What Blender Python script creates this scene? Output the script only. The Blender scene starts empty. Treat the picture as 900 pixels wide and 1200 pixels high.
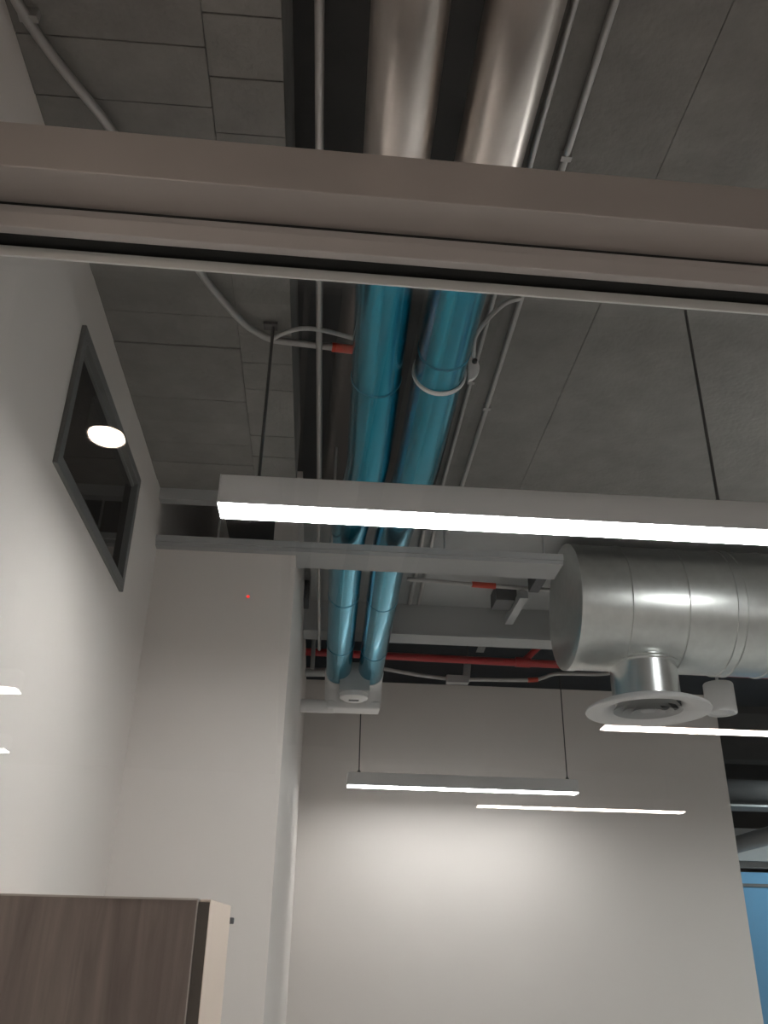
import bpy, bmesh, math, random
from mathutils import Vector, Matrix
random.seed(7)
S = bpy.context.scene
col = S.collection
PI = math.pi

# ------------------------------------------------------------------ camera
f_px, pitch, yaw, roll = 1038.14, 0.471577, 0.0641552, 0.0211686
cd = bpy.data.cameras.new('camera'); cam = bpy.data.objects.new('camera', cd); col.objects.link(cam)
fw = Vector((math.sin(yaw)*math.cos(pitch), math.cos(yaw)*math.cos(pitch), math.sin(pitch)))
r0 = Vector((math.cos(yaw), -math.sin(yaw), 0)); u0 = r0.cross(fw)
rt = math.cos(roll)*r0 + math.sin(roll)*u0
up = -math.sin(roll)*r0 + math.cos(roll)*u0
M3 = Matrix((rt, up, -fw)).transposed()
cam.matrix_world = Matrix.Translation((0, 0, 1.5)) @ M3.to_4x4()
cd.sensor_fit = 'VERTICAL'; cd.sensor_height = 24.0; cd.lens = f_px*24.0/1200
cd.clip_start = 0.02; cd.clip_end = 60
S.camera = cam
# ------------------------------------------------------------------ world, exposure
w = bpy.data.worlds.new('world'); S.world = w; w.use_nodes = True
w.node_tree.nodes['Background'].inputs[0].default_value = (0.55, 0.6, 0.65, 1)
w.node_tree.nodes['Background'].inputs[1].default_value = 0.05
vs = S.view_settings
vs.view_transform = 'Standard'; vs.look = 'None'; vs.exposure = 1.0; vs.gamma = 1.0; vs.use_curve_mapping = False
PENDANT = 23.0        # emission of the near LED pendants
PENDANT_FAR = 17.0    # the pendants before the back wall
PENDANT_FILL = 42.0    # the unseen pendant added to brighten the rear bay
PENDANT_REAR = 50.0   # the warmer pendants behind the camera
DOWNLIGHT = 45.0      # emission of the warm downlight disc
FAR_FILL = 20.0        # emission of the unseen panel added to light the far blue window

# ------------------------------------------------------------------ materials
def mat(name, color, rough=0.6, metal=0.0, noise=0.0, nscale=6.0, bump=0.0, bscale=40.0, spec=0.5, coat=0.0,
        vary=0.0, stretch=(1, 1, 1), emit=None):
    m = bpy.data.materials.new(name); m.use_nodes = True
    nt = m.node_tree; b = nt.nodes['Principled BSDF']
    b.inputs['Roughness'].default_value = rough; b.inputs['Metallic'].default_value = metal
    b.inputs['Specular IOR Level'].default_value = spec
    b.inputs['Coat Weight'].default_value = coat
    b.inputs['Base Color'].default_value = (*color, 1)
    geo = nt.nodes.new('ShaderNodeNewGeometry')
    mp = nt.nodes.new('ShaderNodeMapping'); mp.inputs['Scale'].default_value = stretch
    nt.links.new(geo.outputs['Position'], mp.inputs['Vector'])
    if noise or vary:
        n = nt.nodes.new('ShaderNodeTexNoise'); n.inputs['Scale'].default_value = nscale; n.inputs['Detail'].default_value = 6
        n.inputs['Roughness'].default_value = 0.62
        nt.links.new(mp.outputs[0], n.inputs['Vector'])
        mr = nt.nodes.new('ShaderNodeMapRange')
        mr.inputs['From Min'].default_value = 0.25; mr.inputs['From Max'].default_value = 0.75
        mr.inputs['To Min'].default_value = 1-noise; mr.inputs['To Max'].default_value = 1+noise
        nt.links.new(n.outputs['Fac'], mr.inputs['Value'])
        val = mr.outputs[0]
        if vary:
            oi = nt.nodes.new('ShaderNodeObjectInfo')
            m2 = nt.nodes.new('ShaderNodeMapRange'); m2.inputs['To Min'].default_value = 1-vary; m2.inputs['To Max'].default_value = 1+vary
            nt.links.new(oi.outputs['Random'], m2.inputs['Value'])
            mu = nt.nodes.new('ShaderNodeMath'); mu.operation = 'MULTIPLY'
            nt.links.new(val, mu.inputs[0]); nt.links.new(m2.outputs[0], mu.inputs[1]); val = mu.outputs[0]
        vm = nt.nodes.new('ShaderNodeVectorMath'); vm.operation = 'SCALE'; vm.inputs[0].default_value = color
        nt.links.new(val, vm.inputs['Scale']); nt.links.new(vm.outputs[0], b.inputs['Base Color'])
    if bump:
        n2 = nt.nodes.new('ShaderNodeTexNoise'); n2.inputs['Scale'].default_value = bscale; n2.inputs['Detail'].default_value = 4
        nt.links.new(mp.outputs[0], n2.inputs['Vector'])
        bp = nt.nodes.new('ShaderNodeBump'); bp.inputs['Strength'].default_value = bump; bp.inputs['Distance'].default_value = 0.01
        nt.links.new(n2.outputs['Fac'], bp.inputs['Height']); nt.links.new(bp.outputs[0], b.inputs['Normal'])
    if emit:
        b.inputs['Emission Color'].default_value = (*emit[0], 1); b.inputs['Emission Strength'].default_value = emit[1]
    return m

def glass_mat(name, tint):
    """clear sheet: what passes straight through is tinted, the rest mirrors by Fresnel at each face"""
    m = bpy.data.materials.new(name); m.use_nodes = True; nt = m.node_tree; nt.nodes.clear()
    out = nt.nodes.new('ShaderNodeOutputMaterial'); mix = nt.nodes.new('ShaderNodeMixShader')
    tr = nt.nodes.new('ShaderNodeBsdfTransparent'); tr.inputs[0].default_value = (*tint, 1)
    gl = nt.nodes.new('ShaderNodeBsdfGlossy'); gl.inputs['Roughness'].default_value = 0.0
    fr = nt.nodes.new('ShaderNodeFresnel'); geo = nt.nodes.new('ShaderNodeNewGeometry')
    mr = nt.nodes.new('ShaderNodeMapRange'); mr.inputs['To Min'].default_value = 1.5; mr.inputs['To Max'].default_value = 1/1.5
    nt.links.new(geo.outputs['Backfacing'], mr.inputs['Value']); nt.links.new(mr.outputs[0], fr.inputs['IOR'])
    nt.links.new(fr.outputs[0], mix.inputs[0]); nt.links.new(tr.outputs[0], mix.inputs[1]); nt.links.new(gl.outputs[0], mix.inputs[2])
    nt.links.new(mix.outputs[0], out.inputs[0])
    return m

def wood_mat(name, c1, c2):
    m = bpy.data.materials.new(name); m.use_nodes = True; nt = m.node_tree; b = nt.nodes['Principled BSDF']
    geo = nt.nodes.new('ShaderNodeNewGeometry'); mp = nt.nodes.new('ShaderNodeMapping'); mp.inputs['Scale'].default_value = (1, 1, 0.07)
    nt.links.new(geo.outputs['Position'], mp.inputs['Vector'])
    n = nt.nodes.new('ShaderNodeTexNoise'); n.inputs['Scale'].default_value = 26; n.inputs['Detail'].default_value = 7; n.inputs['Roughness'].default_value = 0.6
    n.inputs['Distortion'].default_value = 0.6
    nt.links.new(mp.outputs[0], n.inputs['Vector'])
    cr = nt.nodes.new('ShaderNodeValToRGB')
    cr.color_ramp.elements[0].position = 0.32; cr.color_ramp.elements[0].color = (*c1, 1)
    cr.color_ramp.elements[1].position = 0.70; cr.color_ramp.elements[1].color = (*c2, 1)
    nt.links.new(n.outputs['Fac'], cr.inputs[0]); nt.links.new(cr.outputs[0], b.inputs['Base Color'])
    b.inputs['Roughness'].default_value = 0.5
    return m

M = dict(
    paint=mat('wall_paint', (0.74, 0.695, 0.66), 0.62, noise=0.012, nscale=2.0, bump=0.05, bscale=180),
    concrete=mat('cast_concrete', (0.22, 0.214, 0.203), 0.85, noise=0.16, nscale=7, bump=0.35, bscale=60, vary=0.07),
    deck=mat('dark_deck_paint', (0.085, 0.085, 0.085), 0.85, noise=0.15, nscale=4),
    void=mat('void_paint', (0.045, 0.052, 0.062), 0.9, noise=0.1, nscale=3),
    slab=mat('pale_slab', (0.40, 0.41, 0.41), 0.8, noise=0.07, nscale=4, bump=0.1, bscale=50),
    floor=mat('floor_vinyl', (0.42, 0.405, 0.39), 0.4, noise=0.05, nscale=5),
    anod=mat('brushed_rail', (0.46, 0.43, 0.41), 0.42, metal=0.25, noise=0.03, nscale=4),
    anod2=mat('pale_rail', (0.52, 0.50, 0.49), 0.4, metal=0.2, noise=0.03, nscale=4),
    channel=mat('silver_channel', (0.72, 0.74, 0.73), 0.35, metal=0.3),
    gasket=mat('black_gasket', (0.012, 0.014, 0.014), 0.7),
    white=mat('white_metal', (0.78, 0.78, 0.78), 0.45),
    whitepl=mat('white_plastic', (0.84, 0.83, 0.82), 0.4),
    greybox=mat('grey_box', (0.50, 0.51, 0.51), 0.5),
    frame=mat('grey_window_frame', (0.14, 0.145, 0.145), 0.45),
    galv=mat('galvanised_steel', (0.74, 0.76, 0.74), 0.33, metal=0.9, noise=0.08, nscale=22, bump=0.05, bscale=18),
    spig=mat('bright_spigot_steel', (0.88, 0.90, 0.90), 0.27, metal=0.95, noise=0.05, nscale=12),
    bare=mat('bare_duct_steel', (0.62, 0.57, 0.53), 0.34, metal=0.9, noise=0.10, nscale=14, bump=0.10, bscale=16, stretch=(1, 0.35, 1)),
    film=mat('blue_film', (0.001, 0.29, 0.43), 0.20, metal=0.85, noise=0.10, nscale=9, bump=0.06, bscale=14, stretch=(1, 0.3, 1), coat=0.2),
    seam=mat('film_seam', (0.005, 0.19, 0.29), 0.4, metal=0.3),
    conduit=mat('conduit_steel', (0.42, 0.41, 0.40), 0.42, metal=0.55),
    cable=mat('pale_flex', (0.46, 0.46, 0.45), 0.5),
    red=mat('red_pipe', (0.42, 0.02, 0.025), 0.4),
    orange=mat('red_coupling', (0.62, 0.06, 0.03), 0.45),
    rod=mat('dark_rod', (0.10, 0.10, 0.10), 0.4, metal=0.5),
    steel=mat('grey_bracket', (0.42, 0.43, 0.43), 0.5, metal=0.3),
    darkst=mat('dark_bracket', (0.08, 0.085, 0.09), 0.6),
    wood=wood_mat('grey_brown_laminate', (0.135, 0.098, 0.083), (0.25, 0.195, 0.165)),
    edge=mat('dark_edge_band', (0.06, 0.045, 0.034), 0.5),
    band=mat('pale_edge_band', (0.45, 0.40, 0.36), 0.5),
    cream=mat('cream_laminate', (0.72, 0.60, 0.51), 0.5),
    led=mat('led_diffuser', (0.9, 0.9, 0.9), 0.5, emit=((1.0, 0.985, 0.96), PENDANT)),
    led_far=mat('led_diffuser_far', (0.9, 0.9, 0.9), 0.5, emit=((1.0, 0.985, 0.96), PENDANT_FAR)),
    led_fill=mat('led_diffuser_fill', (0.9, 0.9, 0.9), 0.5, emit=((0.95, 1.0, 0.97), PENDANT_FILL)),
    led_rear=mat('led_diffuser_warm', (0.9, 0.9, 0.9), 0.5, emit=((1.0, 0.88, 0.80), PENDANT_REAR)),
    fill_spot=mat('fill_spot_lens', (0.9, 0.9, 0.9), 0.5, emit=((1.0, 1.0, 0.98), 45.0)),
    warm=mat('warm_diffuser', (0.9, 0.85, 0.8), 0.5, emit=((1.0, 0.80, 0.62), DOWNLIGHT)),
    cool=mat('cool_fill_diffuser', (0.9, 0.9, 0.9), 0.5, emit=((0.86, 0.96, 0.97), FAR_FILL)),
    reddot=mat('red_dot_glow', (0.6, 0.02, 0.02), 0.5, emit=((1.0, 0.04, 0.03), 0.6)),
    bluefilm=mat('blue_window_film', (0.16, 0.38, 0.60), 0.35),
    glass=glass_mat('clear_partition_glass', (0.975, 0.986, 0.99)),
    smoke=glass_mat('dark_window_glass', (0.08, 0.10, 0.12)),
)

# ------------------------------------------------------------------ mesh helpers
def finish(name, bm, m, parent=None, smooth=False, bevel=0.0, seg=2):
    me = bpy.data.meshes.new(name)
    bmesh.ops.recalc_face_normals(bm, faces=bm.faces)
    bm.to_mesh(me); bm.free()
    o = bpy.data.objects.new(name, me); col.objects.link(o)
    me.materials.append(m)
    if smooth:
        me.polygons.foreach_set('use_smooth', [True]*len(me.polygons))
        me.set_sharp_from_angle(angle=math.radians(38))
    if bevel:
        b = o.modifiers.new('bevel', 'BEVEL'); b.width = bevel; b.segments = seg; b.limit_method = 'ANGLE'
    if parent is not None: o.parent = parent
    return o

def add_box(bm, a, b):
    x0, y0, z0 = a; x1, y1, z1 = b
    v = [bm.verts.new(p) for p in ((x0,y0,z0),(x1,y0,z0),(x1,y1,z0),(x0,y1,z0),(x0,y0,z1),(x1,y0,z1),(x1,y1,z1),(x0,y1,z1))]
    for q in ((0,3,2,1),(4,5,6,7),(0,1,5,4),(1,2,6,5),(2,3,7,6),(3,0,4,7)): bm.faces.new([v[i] for i in q])

def box(name, a, b, m, parent=None, bevel=0.0):
    bm = bmesh.new(); add_box(bm, a, b); return finish(name, bm, m, parent, bevel=bevel)

def frame_of(t):
    t = t.normalized(); a = Vector((0,0,1)) if abs(t.z) < 0.9 else Vector((1,0,0))
    n = (a - t*a.dot(t)).normalized(); return n, t.cross(n)

def add_tube(bm, pts, r, n=16, cap=True):
    pts = [Vector(p) for p in pts]; rr = r if isinstance(r, (list, tuple)) else [r]*len(pts)
    rings = []; nn = None
    for i, p in enumerate(pts):
        t = (pts[min(i+1, len(pts)-1)] - pts[max(i-1, 0)]).normalized()
        if nn is None: nn, bb = frame_of(t)
        else:
            nn = (nn - t*nn.dot(t)).normalized(); bb = t.cross(nn)
        rings.append([bm.verts.new(p + rr[i]*(math.cos(2*PI*k/n)*nn + math.sin(2*PI*k/n)*bb)) for k in range(n)])
    for i in range(len(rings)-1):
        for k in range(n):
            bm.faces.new((rings[i][k], rings[i][(k+1) % n], rings[i+1][(k+1) % n], rings[i+1][k]))
    if cap: bm.faces.new(rings[0][::-1]); bm.faces.new(rings[-1])

def tube(name, pts, r, m, parent=None, n=16, cap=True):
    bm = bmesh.new(); add_tube(bm, pts, r, n, cap); return finish(name, bm, m, parent, smooth=True)

def lathe(name, prof, m, parent=None, n=48, loc=(0,0,0), close=True, axis='Z'):
    """prof: (radius, height) pairs turned about an axis through loc"""
    bm = bmesh.new(); rings = []
    def P(rad, a, h):
        c, s = rad*math.cos(a), rad*math.sin(a)
        q = (c, s, h) if axis == 'Z' else ((h, c, s) if axis == 'X' else (c, h, s))
        return (q[0]+loc[0], q[1]+loc[1], q[2]+loc[2])
    for rad, h in prof:
        rings.append([bm.verts.new(P(max(rad, 1e-4), 2*PI*k/n, h)) for k in range(n)])
    L = len(rings)
    for i in range(L if close else L-1):
        for k in range(n):
            bm.faces.new((rings[i][k], rings[i][(k+1) % n], rings[(i+1) % L][(k+1) % n], rings[(i+1) % L][k]))
    bmesh.ops.remove_doubles(bm, verts=bm.verts, dist=2e-4)
    return finish(name, bm, m, parent, smooth=True)

def smooth_path(pts, k=8):
    """Catmull-Rom through pts"""
    P = [Vector(p) for p in pts]; P = [2*P[0]-P[1]] + P + [2*P[-1]-P[-2]]; out = []
    for i in range(1, len(P)-2):
        for j in range(k):
            t = j/k; a, b, c, d = P[i-1:i+3]
            out.append(0.5*((2*b) + (c-a)*t + (2*a-5*b+4*c-d)*t*t + (-a+3*b-3*c+d)*t**3))
    out.append(P[-2]); return out

def tag(o, label=None, cat=None, group=None, kind=None):
    if label: o['label'] = label
    if cat: o['category'] = cat
    if group: o['group'] = group
    if kind: o['kind'] = kind
    return o

def empty(name, label, cat, loc=(0,0,0), group=None, kind=None):
    o = bpy.data.objects.new(name, None); col.objects.link(o); o.location = loc; o.empty_display_size = 0.05
    return tag(o, label, cat, group, kind)

# children are modelled in world coordinates under an empty at loc: shift them back
def settle(root):
    for c in root.children:
        if c.type == 'MESH':
            c.data.transform(Matrix.Translation(-Vector(root.location)))
            for g in c.children:
                g.data.transform(Matrix.Translation(-Vector(root.location)))

# ================================================================== SETTING
ST = 'structure'
XL = -0.675                                                        # left wall face
tag(box('floor', (-4.2, -6.6, -0.12), (7.2, 10.2, 0), M['floor']), 'grey vinyl floor below the whole office', 'floor', kind=ST)

# first bay ceiling: dark deck with lower board-marked concrete soffits left and right of a services slot
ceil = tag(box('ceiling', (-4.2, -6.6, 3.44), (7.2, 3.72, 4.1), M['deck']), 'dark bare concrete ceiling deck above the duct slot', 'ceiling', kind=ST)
sl = box('soffit', (-4.2, -6.6, 3.150), (-0.150, 3.08, 3.439), M['concrete'], ceil)
PITCH = 0.1405
def plank(x0, x1, y0, y1, z, parent):
    g = random.uniform(0.0010, 0.0024) if y0 < 1.5 else random.uniform(0.0002, 0.0006)
    return box('plank', (x0+0.0005, y0+g, z), (x1-0.0005, y1-g, 3.1525), M['concrete'], parent, bevel=0.0012)
y = 1.1835-5*PITCH; i = 0
while y < 3.06:
    plank(-0.70, -0.302, y, min(y+PITCH, 3.08), 3.130+random.uniform(-0.0035, 0.0025), sl)
    y += PITCH
y = 1.110-4*PITCH
while y < 3.06:
    plank(-0.302, -0.147, y, min(y+PITCH, 3.08), 3.130+random.uniform(-0.003, 0.002), sl)
    y += PITCH
sr = box('soffit', (0.422, -6.6, 3.300), (7.2, 3.62, 3.439), M['concrete'], ceil)
for x0, x1 in ((0.419, 0.770), (0.770, 2.29), (2.29, 4.1)):
    g = 0.0004
    box('panel', (x0+g, 0.45, 3.280+random.uniform(-0.0015, 0.001)), (x1-g, 3.62, 3.3025), M['concrete'], sr, bevel=0.001)
tag(box('trim_1', (-0.675, 3.082, 3.085), (-0.147, 3.125, 3.15), M['slab']), 'pale edge strip closing the front ceiling above the pier wall', 'trim', kind=ST)

# rear bay
tag(box('ceiling_rear', (-0.137, 3.72, 3.36), (7.2, 4.80, 3.50), M['slab']), 'pale grey slab of the rear bay behind the head rail', 'ceiling', kind=ST)
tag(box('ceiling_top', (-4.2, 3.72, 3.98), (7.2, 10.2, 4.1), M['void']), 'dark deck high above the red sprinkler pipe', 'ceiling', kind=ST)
bb = tag(box('trim_beam', (-0.14, 4.80, 3.19), (7.0, 4.93, 3.56), M['steel']), 'grey downstand beam crossing behind the blue ducts', 'beam', kind=ST)
box('flange', (-0.14, 4.785, 3.172), (7.0, 4.945, 3.192), M['slab'], bb)

# left wall with the window opening
WY0, WY1, WZ0, WZ1 = 1.885, 2.72, 2.552, 2.965
bm = bmesh.new()
add_box(bm, (XL-0.12, 0.92, 0), (XL, WY0, 3.44)); add_box(bm, (XL-0.12, WY1, 0), (XL, 10.2, 3.98))
add_box(bm, (XL-0.12, WY0, 0), (XL, WY1, WZ0)); add_box(bm, (XL-0.12, WY0, WZ1), (XL, WY1, 3.44))
tag(finish('wall_left', bm, M['paint']), 'off-white painted wall along the left of the room', 'wall', kind=ST)
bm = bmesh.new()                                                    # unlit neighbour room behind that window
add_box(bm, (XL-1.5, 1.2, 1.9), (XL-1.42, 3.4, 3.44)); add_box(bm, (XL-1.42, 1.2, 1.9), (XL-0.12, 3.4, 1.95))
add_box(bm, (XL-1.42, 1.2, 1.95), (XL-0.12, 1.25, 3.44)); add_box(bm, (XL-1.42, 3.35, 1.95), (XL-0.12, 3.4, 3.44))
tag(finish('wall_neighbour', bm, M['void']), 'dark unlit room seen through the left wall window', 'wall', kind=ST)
w2 = empty('window_1', 'dark glazed window with grey frame high on left wall', 'window', (XL, 2.3, WZ0), kind=ST)
fd, fwid = 0.012, 0.034
xf0, xf1 = XL-0.075, XL+fd
box('frame_rail', (xf0, WY0, WZ0), (xf1, WY1, WZ0+fwid), M['frame'], w2, 0.002)
box('frame_rail', (xf0, WY0, WZ1-fwid), (xf1, WY1, WZ1), M['frame'], w2, 0.002)
box('frame_stile', (xf0, WY0, WZ0+fwid), (xf1, WY0+fwid, WZ1-fwid), M['frame'], w2, 0.002)
box('frame_stile', (xf0, WY1-fwid, WZ0+fwid), (xf1, WY1, WZ1-fwid), M['frame'], w2, 0.002)
box('stop_bead', (XL-0.020, WY0+fwid, WZ1-fwid-0.010), (XL-0.002, WY1-fwid, WZ1-fwid), M['frame'], w2)
box('pane', (XL-0.018, WY0+fwid, WZ0+fwid), (XL-0.010, WY1-fwid, WZ1-fwid-0.010), M['smoke'], w2)
settle(w2)

# pier wall, return wall, back wall
tag(box('wall_pier', (XL, 3.18, 0), (-0.137, 3.30, 2.915), M['paint']), 'off-white pier wall between left wall and rear bay', 'wall', kind=ST)
tag(box('wall_return', (-0.237, 3.30, 0), (-0.137, 6.5, 3.36), M['paint']), 'off-white wall returning behind the pier to the back wall', 'wall', kind=ST)
tag(box('wall_back', (-0.237, 6.5, 0), (2.985, 6.62, 3.385), M['paint']), 'off-white back wall washed by the short pendant light', 'wall', kind=ST)
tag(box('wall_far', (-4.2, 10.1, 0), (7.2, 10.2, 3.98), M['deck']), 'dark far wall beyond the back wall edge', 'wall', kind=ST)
tag(box('wall_right', (7.1, -6.6, 0), (7.2, 10.1, 3.98), M['paint']), 'pale wall closing the office on the right', 'wall', kind=ST)
tag(box('wall_rear', (-4.2, -6.7, 0), (7.2, -6.6, 3.44), M['greybox']), 'pale wall behind the photographer', 'wall', kind=ST)
tag(box('wall_corridor', (-4.3, -6.6, 0), (-4.2, 10.2, 3.98), M['paint']), 'pale wall closing the corridor beyond the left room', 'wall', kind=ST)

# head rail across the top of the pier wall
hr = tag(box('trim_2', (XL, 3.145, 2.915), (0.915, 3.30, 2.93), M['slab']), 'pale head rail running from pier wall under the ducts', 'head rail', kind=ST)
box('rail_lip', (XL, 3.135, 2.93), (0.915, 3.15, 2.955), M['slab'], hr)
box('rail_lip', (XL, 3.285, 2.93), (0.915, 3.30, 2.955), M['slab'], hr)
for x in (-0.45, 0.0, 0.455, 0.86):
    tube('hanger_rod', [(x, 3.22, 2.93), (x, 3.22, 3.44)], 0.005, M['steel'], hr, n=8)

# glazed partition in front: head beam, frame, gasket gap, glass channel, pane
gp = empty('window_2', 'glazed partition with deep brownish metal head in front', 'partition', (0, 1.2, 0), kind=ST)
X0, X1 = -3.4, 4.2
TURN = math.radians(1.06)                                          # the partition stands slightly askew to the room
G = 1.223
box('head_beam', (X0, 1.100, 2.664), (X1, 1.300, 2.767), M['anod'], gp, 0.002)
box('shadow_joint', (X0, 1.181, 2.655), (X1, 1.26, 2.664), M['gasket'], gp)
box('frame_rail', (X0, 1.178, 2.636), (X1, 1.25, 2.656), M['anod2'], gp, 0.0015)
box('frame_rail', (X0, 1.172, 2.600), (X1, 1.190, 2.636), M['anod2'], gp, 0.002)
box('gasket', (X0, 1.190, 2.602), (X1, 1.233, 2.636), M['gasket'], gp)
bm = bmesh.new(); add_box(bm, (X0, 1.2130, 2.5735), (X1, 1.2175, 2.5955)); add_box(bm, (X0, 1.2285, 2.590), (X1, 1.2330, 2.5955)); add_box(bm, (X0, 1.2175, 2.5915), (X1, 1.2285, 2.5955))
finish('glass_channel', bm, M['channel'], gp, bevel=0.0012)
box('hanger_clip', (X0, 1.219, 2.5955), (X1, 1.227, 2.602), M['gasket'], gp)
box('glass_pane', (X0, 1.218, 0.06), (X1, 1.228, 2.5915), M['glass'], gp)
box('floor_channel', (X0, 1.205, 0.0), (X1, 1.245, 0.06), M['channel'], gp)
settle(gp)
gp.rotation_euler = (0, 0, TURN)
def mirrored(x, y):
    """where a lamp stands whose image in the turned pane appears at x, y"""
    n = Vector((-math.sin(TURN), math.cos(TURN))); d = (Vector((x, y)) - (Vector((0, 1.2)) + n*(G-1.2))).dot(n)
    p = Vector((x, y)) - 2*d*n
    return (p.x, p.y)

# ================================================================== PENDANT LIGHTS
PL, PW, PH, PZ = 1.52, 0.083, 0.086, 2.522
def make_pendant():
    r = empty('pendant_light', 'x', 'pendant light', (0, 0, 0), group='linear pendant lights')
    bm = bmesh.new(); add_box(bm, (0.004, 0, 0.004), (PL-0.004, PW, PH)); finish('housing', bm, M['white'], r, bevel=0.002)
    for x in (0, PL-0.004):
        box('end_cap', (x, 0, 0.003), (x+0.004, PW, PH), M['white'], r, 0.001)
    box('diffuser', (0.003, 0.0015, -0.001), (PL-0.003, PW-0.0015, 0.005), M['led'], r, 0.001)
    return r
def add_rods(r, xs, top, radius=0.0035):
    tops = top if isinstance(top, tuple) else (top,)*len(xs)
    for x, top in zip(xs, tops):
        lathe('rod_socket', [(0, PH), (0.011, PH), (0.011, PH+0.012), (0.005, PH+0.022), (0, PH+0.022)], M['rod'], r, n=12, loc=(x, PW/2, 0), close=False)
        tube('suspension_rod', [(x, PW/2, PH+0.015), (x, PW/2, top-PZ)], radius, M['rod'], r, n=8)
        if top < 3.2: box('ceiling_plate', (x-0.028, PW/2-0.014, top-PZ-0.010), (x+0.012, PW/2+0.014, top-PZ), M['rod'], r, 0.001)
def copy_tree(o, parent=None):
    c = o.copy(); col.objects.link(c)
    if parent is not None: c.parent = parent
    for ch in list(o.children): copy_tree(ch, c)
    return c
P0 = make_pendant()
GL = [((-0.293, 2.0), 'long white linear pendant glowing right behind the glass partition', (0.095, 1.325), (3.128, 3.279), 0.0045),
      ((0.178, 5.90), 'far linear pendant hanging before the back wall', (0.075, 1.46), 3.98, 0.004),
      (mirrored(1.33, 4.19), 'lit linear pendant mirrored in the glass below the round diffuser', (0.09, 1.42), 3.279, 0.004),
      (mirrored(1.14, 6.62), 'lit linear pendant mirrored thinly under the far pendant', (0.09, 1.42), 3.279, 0.004),
      (mirrored(-2.84, 3.92), 'lit linear pendant mirrored as upper short line on left wall', (0.09, 1.42), 3.149, 0.004),
      (mirrored(-3.275, 5.22), 'lit linear pendant mirrored as lower short line on left wall', (0.09, 1.42), 3.149, 0.004),
      ((2.35, 2.0), 'unseen linear pendant added in line with the near row as fill light', (0.09, 1.42), 3.279, 0.004),  # added out of view to help light the room
      ((3.05, 4.35), 'unseen linear pendant added under the rear slab to brighten the rear bay', (0.09, 1.42), 3.36, 0.004)]  # added out of view, lifts the light in the rear bay
proto_children = list(P0.children)
for k, ((x, y), lab, xs, top, rr) in enumerate(GL):
    if k == 0: r = P0
    else:
        r = P0.copy(); col.objects.link(r)
        for ch in proto_children:
            c = ch.copy(); col.objects.link(c); c.parent = r
            lm = M['led_rear'] if y < 0 else (M['led_far'] if y > 5 else (M['led_fill'] if y > 3 else None))
            if lm and ch.name.startswith('diffuser'):
                c.material_slots[0].link = 'OBJECT'; c.material_slots[0].material = lm
    r.location = (x, y, PZ); r['label'] = lab
    if y < 0: r.rotation_euler = (0, 0, 2*TURN)
for k, ((x, y), lab, xs, top, rr) in enumerate(GL):
    r = [o for o in bpy.data.objects if o.get('label') == lab][0]
    add_rods(r, xs, top, rr)

# warm round downlight behind the camera, mirrored over the left window
dl = empty('round_downlight', 'warm round downlight mirrored over the dark left window', 'downlight', (*mirrored(-0.742, 2.50), 3.0))
lathe('can', [(0.0, 0.13), (0.058, 0.13), (0.064, 0.12), (0.064, 0.012), (0.066, 0.0), (0.060, -0.003), (0.056, 0.004), (0, 0.006)], M['white'], dl, n=40, close=False)
lathe('diffuser', [(0, 0.003), (0.054, 0.003), (0.057, 0.0), (0.054, -0.003), (0, -0.003)], M['warm'], dl, n=40, close=False)

# ================================================================== PAIR OF SMALL DUCTS
def small_duct(name, xa, xb, ya, r, label, seams, dent):
    root = empty(name, label, 'duct', (xa, 1.5, 3.06), group='small round ducts')
    bm = bmesh.new(); pts = [(xa+ya*(t-1.5), t, 3.062) for t in [-2.0+0.125*i for i in range(29)]]
    add_tube(bm, pts, r, n=40)
    if dent:
        for v in bm.verts:
            d = (v.co - Vector((dent[0], dent[1], 3.062-r))).length
            if d < 0.05: v.co.z += 0.010*(1-d/0.05)
    finish('bare_section', bm, M['bare'], root, smooth=True)
    p = [(xa, 1.5, 3.062), (xa+ya*0.5, 2.0, 3.062), (xa+ya*1.12, 2.62, 3.062)]; xe = xa+ya*1.12
    n = 9
    for i in range(1, n+1):
        t = i/n; s = t*t*(3-2*t); p.append((xe+(xb[0]-xe)*s, 2.62+0.72*t, 3.062))
    p += [(xb[0]+(xb[1]-xb[0])*t, 3.34+(5.20-3.34)*t, 3.062) for t in (0.25, 0.5, 0.75, 1.0)]
    film = tube('film_wrapped_section', p, r+0.002, M['film'], root, n=40)
    tag(film, 'blue protective film over the duct')
    for y in seams:
        for a, b in zip(p[:-1], p[1:]):
            if a[1] <= y <= b[1]:
                t = (y-a[1])/(b[1]-a[1]); x = a[0]+(b[0]-a[0])*t
                lathe('seam_band', [(r, -0.006), (r+0.0035, -0.004), (r+0.0035, 0.004), (r, 0.006)], M['seam'], root, n=40, loc=(x, y, 3.062), axis='Y')
                break
    settle(root); return root
small_duct('round_duct', 0.100, (0.064, 0.081), 0.0114, 0.073, 'left round duct, bare steel then blue film, above the partition head', (2.17, 3.92, 4.65), (0.082, 1.05))
small_duct('round_duct', 0.297, (0.247, 0.272), -0.01, 0.073, 'right round duct, bare steel then blue film, with white clamp ring', (2.02, 3.95, 4.72), None)

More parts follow.
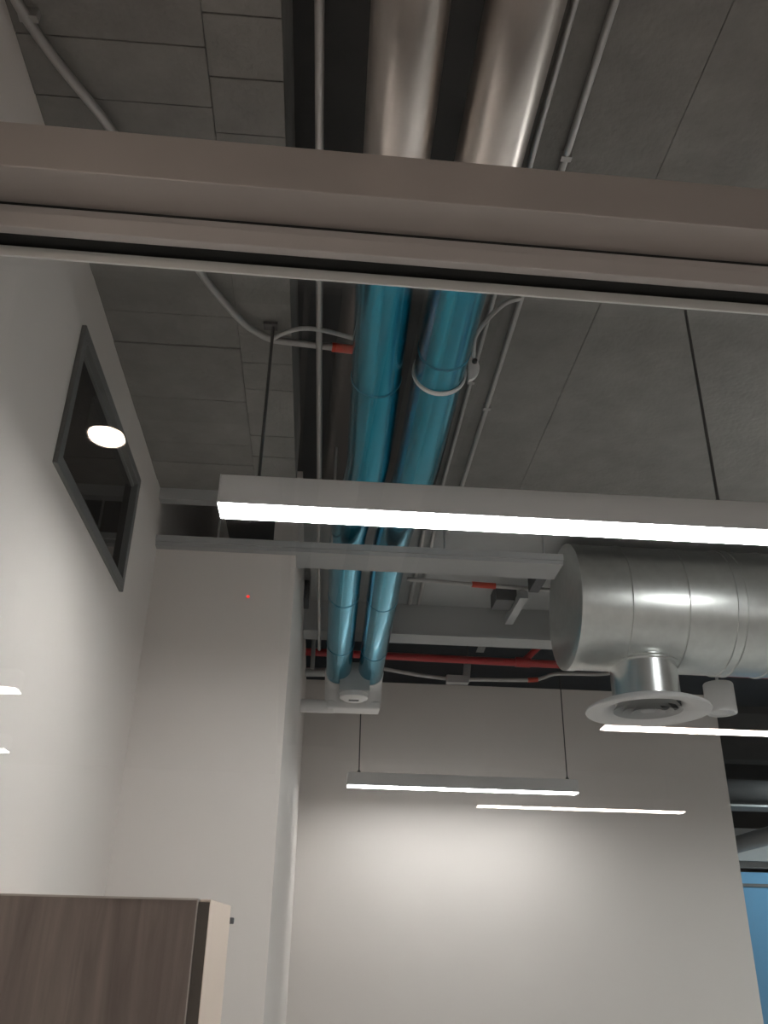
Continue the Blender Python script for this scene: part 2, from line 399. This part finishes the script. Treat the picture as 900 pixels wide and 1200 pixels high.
# clamp ring with half disc ear on the right duct
rg = empty('duct_clamp', 'white clamp ring with half round ear on right blue duct', 'clamp', (0.292, 2.13, 3.062))
lathe('ring', [(0.0755, -0.007), (0.081, -0.007), (0.081, 0.007), (0.0755, 0.007)], M['whitepl'], rg, n=48, axis='Y')
bm = bmesh.new()
n = 20; fr = []; bk = []
for i in range(n+1):
    a = math.radians(-75+150*i/n)
    fr.append(bm.verts.new((0.074+0.046*math.cos(a), -0.006, 0.022+0.050*math.sin(a))))
    bk.append(bm.verts.new((0.074+0.046*math.cos(a), 0.008, 0.022+0.050*math.sin(a))))
bm.faces.new(fr); bm.faces.new(bk[::-1])
for i in range(n+1):
    j = (i+1) % (n+1); bm.faces.new((fr[i], fr[j], bk[j], bk[i]))
finish('ear', bm, M['whitepl'], rg, bevel=0.0015)
lathe('bolt', [(0, -0.016), (0.007, -0.016), (0.008, -0.006), (0, -0.006)], M['rod'], rg, n=10, loc=(0.105, 0, 0.040), axis='Y', close=False)

# ================================================================== CONDUITS AND CABLES OF THE FRONT BAY
def clips(root, pts, r):
    for p in pts:
        box('clip', (p[0]-r*1.5, p[1]-0.008, p[2]-r*1.12), (p[0]+r*1.5, p[1]+0.008, p[2]+r*1.2), M['conduit'], root, 0.001)
def conduit(label, pts, r, m, name='electrical_conduit', group=None, cl=()):
    root = empty(name, label, 'conduit', pts[0], group=group)
    tube('pipe', pts, r, m, root, n=12)
    clips(root, cl, r); settle(root); return root
conduit('thin straight conduit in the slot left of the blue ducts', [(-0.079, -2, 3.10), (-0.074, 1.0, 3.10), (-0.058, 2.9, 3.10), (-0.055, 3.4, 3.10), (-0.04, 4.9, 3.10)], 0.0095, M['conduit'], group='straight conduits beside the ducts')
conduit('inner of two parallel conduits right of the blue ducts', [(0.452, -2, 3.266), (0.441, 1.39, 3.266), (0.445, 3.62, 3.266)], 0.008, M['conduit'], group='straight conduits beside the ducts', cl=[(0.4413, 1.6, 3.266), (0.4435, 2.45, 3.266)])
conduit('outer of two parallel conduits right of the blue ducts', [(0.523, -2, 3.266), (0.523, 1.39, 3.266), (0.525, 3.62, 3.266)], 0.009, M['conduit'], group='straight conduits beside the ducts', cl=[(0.523, 1.5, 3.266), (0.5245, 2.6, 3.266)])
loop = smooth_path([(0.517, 2.01, 3.256), (0.472, 1.99, 3.22), (0.428, 1.95, 3.15), (0.393, 1.965, 3.11), (0.376, 2.0, 3.09), (0.385, 2.075, 3.085)])
tag(tube('flexible_conduit', loop, 0.007, M['cable'], n=10), 'short pale flex arching from outer conduit to clamp ring', 'conduit')
fl = [(-0.665, 0.75, 3.107), (-0.645, 1.103, 3.107), (-0.525, 1.381, 3.107), (-0.45, 1.60, 3.107), (-0.379, 1.817, 3.107), (-0.333, 1.921, 3.108), (-0.281, 2.012, 3.107), (-0.236, 2.062, 3.108), (-0.204, 2.079, 3.106), (-0.175, 2.084, 3.105), (-0.09, 2.092, 3.105), (0.05, 2.106, 3.105)]
fp = smooth_path(fl)
r = empty('electrical_conduit', 'diagonal grey conduit curving along the left soffit to the ducts', 'conduit', fl[0])
tube('pipe', fp, 0.0105, M['conduit'], r, n=12)
tube('coupling', [(-0.028, 2.098, 3.105), (0.05, 2.106, 3.105)], 0.0135, M['orange'], r, n=12)
tag(r.children[-1], 'red coupling at the conduit end')
clips(r, [(-0.632, 1.135, 3.116)], 0.012); settle(r)
arc = smooth_path([(-0.200, 2.072, 3.10), (-0.174, 2.045, 3.098), (-0.124, 2.010, 3.094), (-0.064, 2.008, 3.094), (0.025, 2.042, 3.10), (0.05, 2.055, 3.10)])
tag(tube('electrical_cable', arc, 0.0065, M['cable'], n=10), 'thin pale cable arching beside the red coupling', 'cable')

# ================================================================== BIG SPIRAL DUCT WITH ROUND DIFFUSER
BY, BZ, BR, BX = 3.90, 3.035, 0.298, 1.12
bd = empty('spiral_duct', 'large galvanised round duct ending above the round diffuser', 'duct', (BX, BY, BZ))
tube('body', [(BX+0.012+0.25*i, BY, BZ) for i in range(22)], BR, M['galv'], bd, n=64)
cap = lathe('end_cap', [(0, -0.004), (BR-0.03, -0.004), (BR-0.012, 0.0), (BR+0.004, 0.004), (BR+0.004, 0.045), (BR, 0.045), (BR-0.02, 0.02), (0, 0.02)], M['galv'], bd, n=64, loc=(BX, BY, BZ), axis='X', close=False)
for x in (1.36, 1.62, 1.84, 1.885, 2.05, 2.30, 2.55, 2.80):
    lathe('standing_seam', [(BR-0.002, -0.006), (BR+0.006, -0.004), (BR+0.006, 0.004), (BR-0.002, 0.006)], M['galv'], bd, n=64, loc=(x, BY, BZ), axis='X')
SX = 1.472
sp = tube('spigot', [(SX, BY, BZ-0.20), (SX, BY, 2.64), (SX, BY, 2.585)], 0.152, M['spig'], bd, n=48)
lathe('collar', [(0.150, 0), (0.168, 0.0), (0.168, 0.004), (0.155, 0.018), (0.150, 0.018)], M['galv'], bd, n=48, loc=(SX, BY, BZ-BR-0.012+0.03))
df = lathe('diffuser', [(0.150, 0.045), (0.20, 0.040), (0.245, 0.026), (0.274, 0.010), (0.279, 0.0), (0.276, -0.005), (0.22, -0.001), (0.185, 0.010), (0.165, 0.03), (0.150, 0.04)], M['white'], bd, n=72, loc=(SX, BY, 2.545))
for r_, h in ((0.150, 0.0), (0.110, -0.004), (0.070, -0.008)):
    lathe('cone', [(r_-0.035, 0.045+h), (r_, 0.004+h), (r_+0.004, 0.001+h), (r_+0.001, 0.008+h), (r_-0.032, 0.048+h)], M['steel'], df, n=56, loc=(SX, BY, 2.545))
lathe('core', [(0, 0.028), (0.03, 0.026), (0.034, 0.018), (0.03, 0.014), (0, 0.012)], M['steel'], df, n=32, loc=(SX, BY, 2.53), close=False)
lathe('damper', [(0, 0.075), (0.149, 0.075), (0.149, 0.072), (0, 0.072)], M['darkst'], df, n=40, loc=(SX, BY, 2.545), close=False)
box('bridge', (SX+0.05, BY-0.02, 2.56), (SX+0.152, BY+0.02, 2.585), M['darkst'], df)
for x in (1.55, 2.9):
    tube('hanger_rod', [(x, BY, BZ+BR-0.01), (x, BY, 3.37)], 0.006, M['steel'], bd, n=8)
settle(bd)

# cylinder light beside the diffuser
cl = empty('cylinder_downlight', 'white cylinder light hanging right of the round diffuser', 'downlight', (1.995, 4.28, 2.648))
lathe('body', [(0, 0.155), (0.069, 0.155), (0.074, 0.148), (0.074, 0.004), (0.071, 0.0), (0.062, 0.0), (0.058, 0.012), (0, 0.014)], M['white'], cl, n=40, close=False)
lathe('lens', [(0, 0.012), (0.056, 0.012), (0.05, 0.004), (0, 0.002)], M['whitepl'], cl, n=32, close=False)
tube('stem', [(0, 0, 0.15), (0, 0, 0.714)], 0.008, M['white'], cl, n=10)

# unseen lit twin, added over the near bay to put a highlight on the spigot
c2 = empty('cylinder_downlight', 'unseen lit cylinder light added to put a highlight on the spigot', 'downlight', (1.95, 2.62, 3.02))
lathe('body', [(0, 0.155), (0.069, 0.155), (0.074, 0.148), (0.074, 0.004), (0.071, 0.0), (0.062, 0.0), (0.058, 0.012), (0, 0.014)], M['white'], c2, n=40, close=False)
lathe('lens', [(0, 0.012), (0.058, 0.012), (0.060, -0.01), (0.056, -0.04), (0.035, -0.062), (0, -0.068)], M['fill_spot'], c2, n=32, close=False)
tube('stem', [(0, 0, 0.15), (0, 0, 0.262)], 0.008, M['white'], c2, n=10)

# ================================================================== DUCT TERMINAL
tb = empty('duct_terminal', 'white terminal with grey cover joining both blue ducts to the wall', 'duct terminal', (0.17, 5.25, 2.9))
for x in (0.081, 0.272):
    tube('elbow', [(x, 5.195, 3.062), (x, 5.26, 3.060), (x, 5.315, 3.03), (x, 5.34, 2.98), (x, 5.345, 2.90)], [0.080, 0.080, 0.080, 0.078, 0.076], M['whitepl'], tb, n=32)
bm = bmesh.new()
add_box(bm, (0.02, 5.27, 2.862), (0.34, 5.41, 2.91)); finish('base_tray', bm, M['whitepl'], tb, bevel=0.01, seg=3)
tube('side_pipe', [(0.06, 5.34, 2.885), (-0.137, 5.34, 2.885)], 0.040, M['whitepl'], tb, n=24)
# grey cover with rounded top corners
bm = bmesh.new(); prof = []
cx, hw, z0, z1, rad = 0.177, 0.089, 2.925, 3.095, 0.03
prof += [(cx-hw, z0), (cx+hw, z0)]
for i in range(7): a = i/6*PI/2; prof.append((cx+hw-rad+rad*math.cos(a), z1-rad+rad*math.sin(a)))
for i in range(7): a = PI/2+i/6*PI/2; prof.append((cx-hw+rad+rad*math.cos(a), z1-rad+rad*math.sin(a)))
fr = [bm.verts.new((px, 5.10, pz)) for px, pz in prof]; bk = [bm.verts.new((px, 5.27, pz)) for px, pz in prof]
bm.faces.new(fr); bm.faces.new(bk[::-1])
for i in range(len(prof)):
    j = (i+1) % len(prof); bm.faces.new((fr[i], fr[j], bk[j], bk[i]))
tag(finish('cover', bm, M['greybox'], tb, bevel=0.003), 'grey cover with rounded top corners')
sc = lathe('outlet', [(0, 0.0), (0.060, 0.0), (0.084, 0.014), (0.088, 0.040), (0, 0.040)], M['whitepl'], tb, n=40, loc=(cx, 5.185, 2.886), close=False)
box('slot', (cx-0.03, 5.165, 2.8845), (cx+0.03, 5.195, 2.888), M['darkst'], sc)
settle(tb)

# ================================================================== REAR BAY SERVICES
def thing_tube(name, label, cat, pts, r, m, group=None, n=12):
    return tag(tube(name, pts, r, m, n=n), label, cat, group)
spk = empty('sprinkler_pipe', 'red sprinkler pipe crossing the dark void above the back wall', 'pipe', (-0.2, 5.75, 3.35))
tube('main', [(-0.30, 5.75, 3.358), (3.0, 5.75, 3.325), (7.1, 5.75, 3.29)], 0.026, M['red'], spk, n=16)
tube('branch', [(1.335, 5.75, 3.345), (1.52, 5.72, 3.52), (1.78, 5.68, 3.78)], 0.022, M['red'], spk, n=14)
lathe('tee', [(0.026, -0.05), (0.034, -0.05), (0.034, 0.05), (0.026, 0.05)], M['red'], spk, n=16, loc=(1.335, 5.75, 3.345), axis='X')
settle(spk)
# cross conduit below the pale slab
cc = empty('electrical_conduit', 'conduit with red coupling crossing the pale rear slab', 'conduit', (0.42, 4.34, 3.33))
tube('pipe', [(0.405, 4.30, 3.308), (0.79, 4.335, 3.308), (1.33, 4.37, 3.308)], 0.011, M['conduit'], cc)
tube('coupling', [(0.755, 4.332, 3.308), (0.883, 4.341, 3.308)], 0.016, M['orange'], cc)
tag(cc.children[-1], 'red coupling on the conduit')
settle(cc)
conduit('short stub of inner conduit under the rear slab edge', [(0.434, 3.74, 3.335), (0.46, 4.72, 3.335)], 0.012, M['conduit'], group='conduit stubs under the rear slab')
conduit('short stub of outer conduit under the rear slab edge', [(0.481, 3.74, 3.335), (0.51, 4.72, 3.335)], 0.010, M['conduit'], group='conduit stubs under the rear slab')
jb0 = box('junction_box', (0.345, 4.03, 3.29), (0.418, 4.14, 3.36), M['darkst'], bevel=0.004); tag(jb0, 'dark box at the conduit ends right of the blue ducts', 'junction box')
# strut hanger near big duct end
hb = empty('strut_hanger', 'pale strut with dark clamps left of the big duct end', 'hanger', (1.04, 4.5, 3.33))
box('strut', (1.01, 4.33, 3.24), (1.055, 4.74, 3.285), M['steel'], hb, 0.002)
box('clamp', (1.06, 4.05, 3.28), (1.115, 4.34, 3.36), M['darkst'], hb, 0.003)
box('clamp', (0.905, 4.44, 3.27), (1.02, 4.60, 3.36), M['darkst'], hb, 0.003)
settle(hb)
for (x0, y0, z0, x1, y1, z1, lab) in ((1.092, 5.6, 3.53, 1.02, 5.62, 3.36, 'grey hanger strap above the red pipe'),
                                     (0.995, 5.95, 3.43, 0.975, 5.95, 3.25, 'grey hanger strap below the red pipe')):
    d = Vector((x1-x0, y1-y0, z1-z0))
    bm = bmesh.new(); add_box(bm, (-0.026, -0.006, 0), (0.026, 0.006, 1))
    mt = Matrix(((1, 0, d.x, x0), (0, 1, d.y, y0), (0, 0, d.z, z0), (0, 0, 0, 1))); bm.transform(mt)
    o = tag(finish('hanger_strap', bm, M['steel'], bevel=0.001), lab, 'hanger', 'hanger straps in the void')
    tube('rod', [(x0, y0, z0-0.02), (x0, y0, 3.98)], 0.006, M['darkst'], o, n=8)
thing_tube('hanger_rod', 'grey rod between pier edge and left blue duct', 'hanger', [(-0.085, 5.62, 3.20), (-0.085, 5.62, 3.98)], 0.014, M['steel'], n=10)
tag(box('hanger_strut', (-0.105, 4.20, 3.31), (-0.070, 4.62, 3.36), M['steel'], bevel=0.002), 'short grey strut under the slab left of the blue ducts', 'hanger')
tag(box('junction_box', (-0.155, 4.50, 3.25), (-0.11, 4.66, 3.36), M['darkst'], bevel=0.003), 'dark box under the slab by the pier edge', 'junction box')
thing_tube('drain_pipe', 'grey pipe end low in the void beside the terminal', 'pipe', [(-0.137, 5.95, 3.275), (0.07, 5.95, 3.283)], 0.03, M['steel'], n=16)
cb = empty('electrical_cable', 'sagging pale cable with red coupling over the back wall top', 'cable', (0.40, 5.9, 3.3))
tube('cable', smooth_path([(0.30, 5.92, 3.315), (0.402, 5.9, 3.305), (0.62, 5.9, 3.275), (0.874, 5.9, 3.252), (1.051, 5.9, 3.256), (1.409, 5.9, 3.267), (1.50, 5.9, 3.285), (1.592, 5.9, 3.317), (1.75, 5.9, 3.325), (1.957, 5.9, 3.335), (2.2, 5.9, 3.40)]), 0.013, M['cable'], cb, n=10)
tube('coupling', [(1.40, 5.9, 3.267), (1.47, 5.9, 3.274)], 0.017, M['orange'], cb, n=10)
tag(cb.children[-1], 'red coupling on the cable')
box('junction_box', (0.83, 5.87, 3.222), (0.985, 5.93, 3.275), M['steel'], cb, 0.004)
settle(cb)

# ================================================================== FAR RIGHT BAY
w3 = empty('window_3', 'far window covered in blue film past the back wall', 'window', (4.9, 9.6, 0.8), kind=ST)
for a, b in ((3.98, 4.95), (5.01, 5.30), (5.36, 6.1)):
    box('pane', (a, 9.60, 0.05), (b, 9.612, 2.28), M['bluefilm'], w3)
    box('pane', (a, 9.60, 2.31), (b, 9.612, 2.42), M['bluefilm'], w3)
for x in (3.92, 4.95, 5.30, 6.1):
    box('mullion', (x, 9.585, 0), (x+0.06, 9.66, 2.46), M['frame'], w3, 0.002)
box('rail', (4.03, 9.59, 2.28), (6.1, 9.65, 2.31), M['frame'], w3)
box('rail', (3.97, 9.585, 2.46), (6.16, 9.66, 2.52), M['steel'], w3)
settle(w3)
tag(box('wall_bulkhead', (3.0, 9.5, 2.52), (7.1, 9.66, 2.84), M['slab']), 'grey bulkhead above the far blue window', 'wall', kind=ST)
thing_tube('white_pipe', 'white pipe running forward past the back wall corner', 'pipe', [(3.73, 7.0, 2.505), (3.73, 9.5, 2.505)], 0.07, M['white'], n=24)
thing_tube('far_duct', 'dark round duct crossing the far ceiling right of back wall', 'duct', [(2.9, 9.2, 3.17), (7.1, 9.2, 3.17)], 0.11, M['deck'], n=24)
tag(box('cable_tray', (2.9, 9.0, 2.98), (7.1, 9.3, 3.0), M['steel']), 'grey cable tray below the dark far duct', 'cable tray')
tag(box('far_beam', (2.9, 8.9, 3.42), (7.1, 9.1, 3.98), M['deck']), 'dark beam across the far ceiling above the duct', 'beam', kind=ST)
fx = empty('fill_panel_light', 'unseen cool panel added to light the far blue window', 'fill light', (5.3, 8.3, 3.4))  # added out of view so the blue panes look lit
box('frame', (-0.32, -0.32, 0), (0.32, 0.32, 0.05), M['white'], fx, 0.003)
box('diffuser', (-0.29, -0.29, -0.004), (0.29, 0.29, 0.004), M['cool'], fx)
for sx in (-0.28, 0.28): tube('suspension_rod', [(sx, 0, 0.045), (sx, 0, 0.58)], 0.004, M['rod'], fx, n=8)

# ================================================================== CABINET
cz = 1.615
cab = empty('cabinet', 'tall brown wood cabinet with cream door against left wall', 'cabinet', (-0.45, 2.2, 0))
box('end_panel', (XL, 2.10, 0.0), (-0.250, 2.118, cz-0.001), M['wood'], cab)
box('edge_band', (-0.250, 2.0985, 0.0), (-0.2475, 2.118, cz), M['band'], cab)
box('top_panel', (XL, 2.099, cz-0.001), (-0.2475, 2.36, cz+0.003), M['band'], cab)
box('carcass', (XL, 2.118, 0.0), (-0.262, 2.36, cz-0.002), M['edge'], cab)
dr = box('door', (-0.2465, 2.101, 0.02), (-0.221, 2.112, cz-0.004), M['edge'], cab)
tag(dr, 'dark edge of the door')
bm = bmesh.new()
pts = [(-0.2455, 2.113), (-0.2205, 2.100), (-0.1955, 2.330), (-0.2205, 2.342)]
lo = [bm.verts.new((x, y, 0.02)) for x, y in pts]; hi = [bm.verts.new((x, y, cz+0.002)) for x, y in pts]
bm.faces.new(lo[::-1]); bm.faces.new(hi)
for i in range(4): j = (i+1) % 4; bm.faces.new((lo[i], lo[j], hi[j], hi[i]))
tag(finish('door_front', bm, M['cream'], cab, bevel=0.002), 'cream door front')
box('hinge', (-0.2045, 2.343, 1.578), (-0.188, 2.362, 1.592), M['darkst'], cab, 0.002)
box('back_edge', (-0.2215, 2.345, 0.0), (-0.2035, 2.358, 1.56), M['whitepl'], cab)
settle(cab)

# small glowing red dot on pier wall, stands in for a reflection
tag(lathe('red_reflection_dot', [(0, -0.004), (0.004, -0.004), (0.006, 0.0), (0, 0.0)], M['reddot'], n=12, loc=(-0.307, 3.18, 2.735), axis='Y', close=False), 'tiny glowing red dot on the pier wall standing in for a reflection', 'reflection')
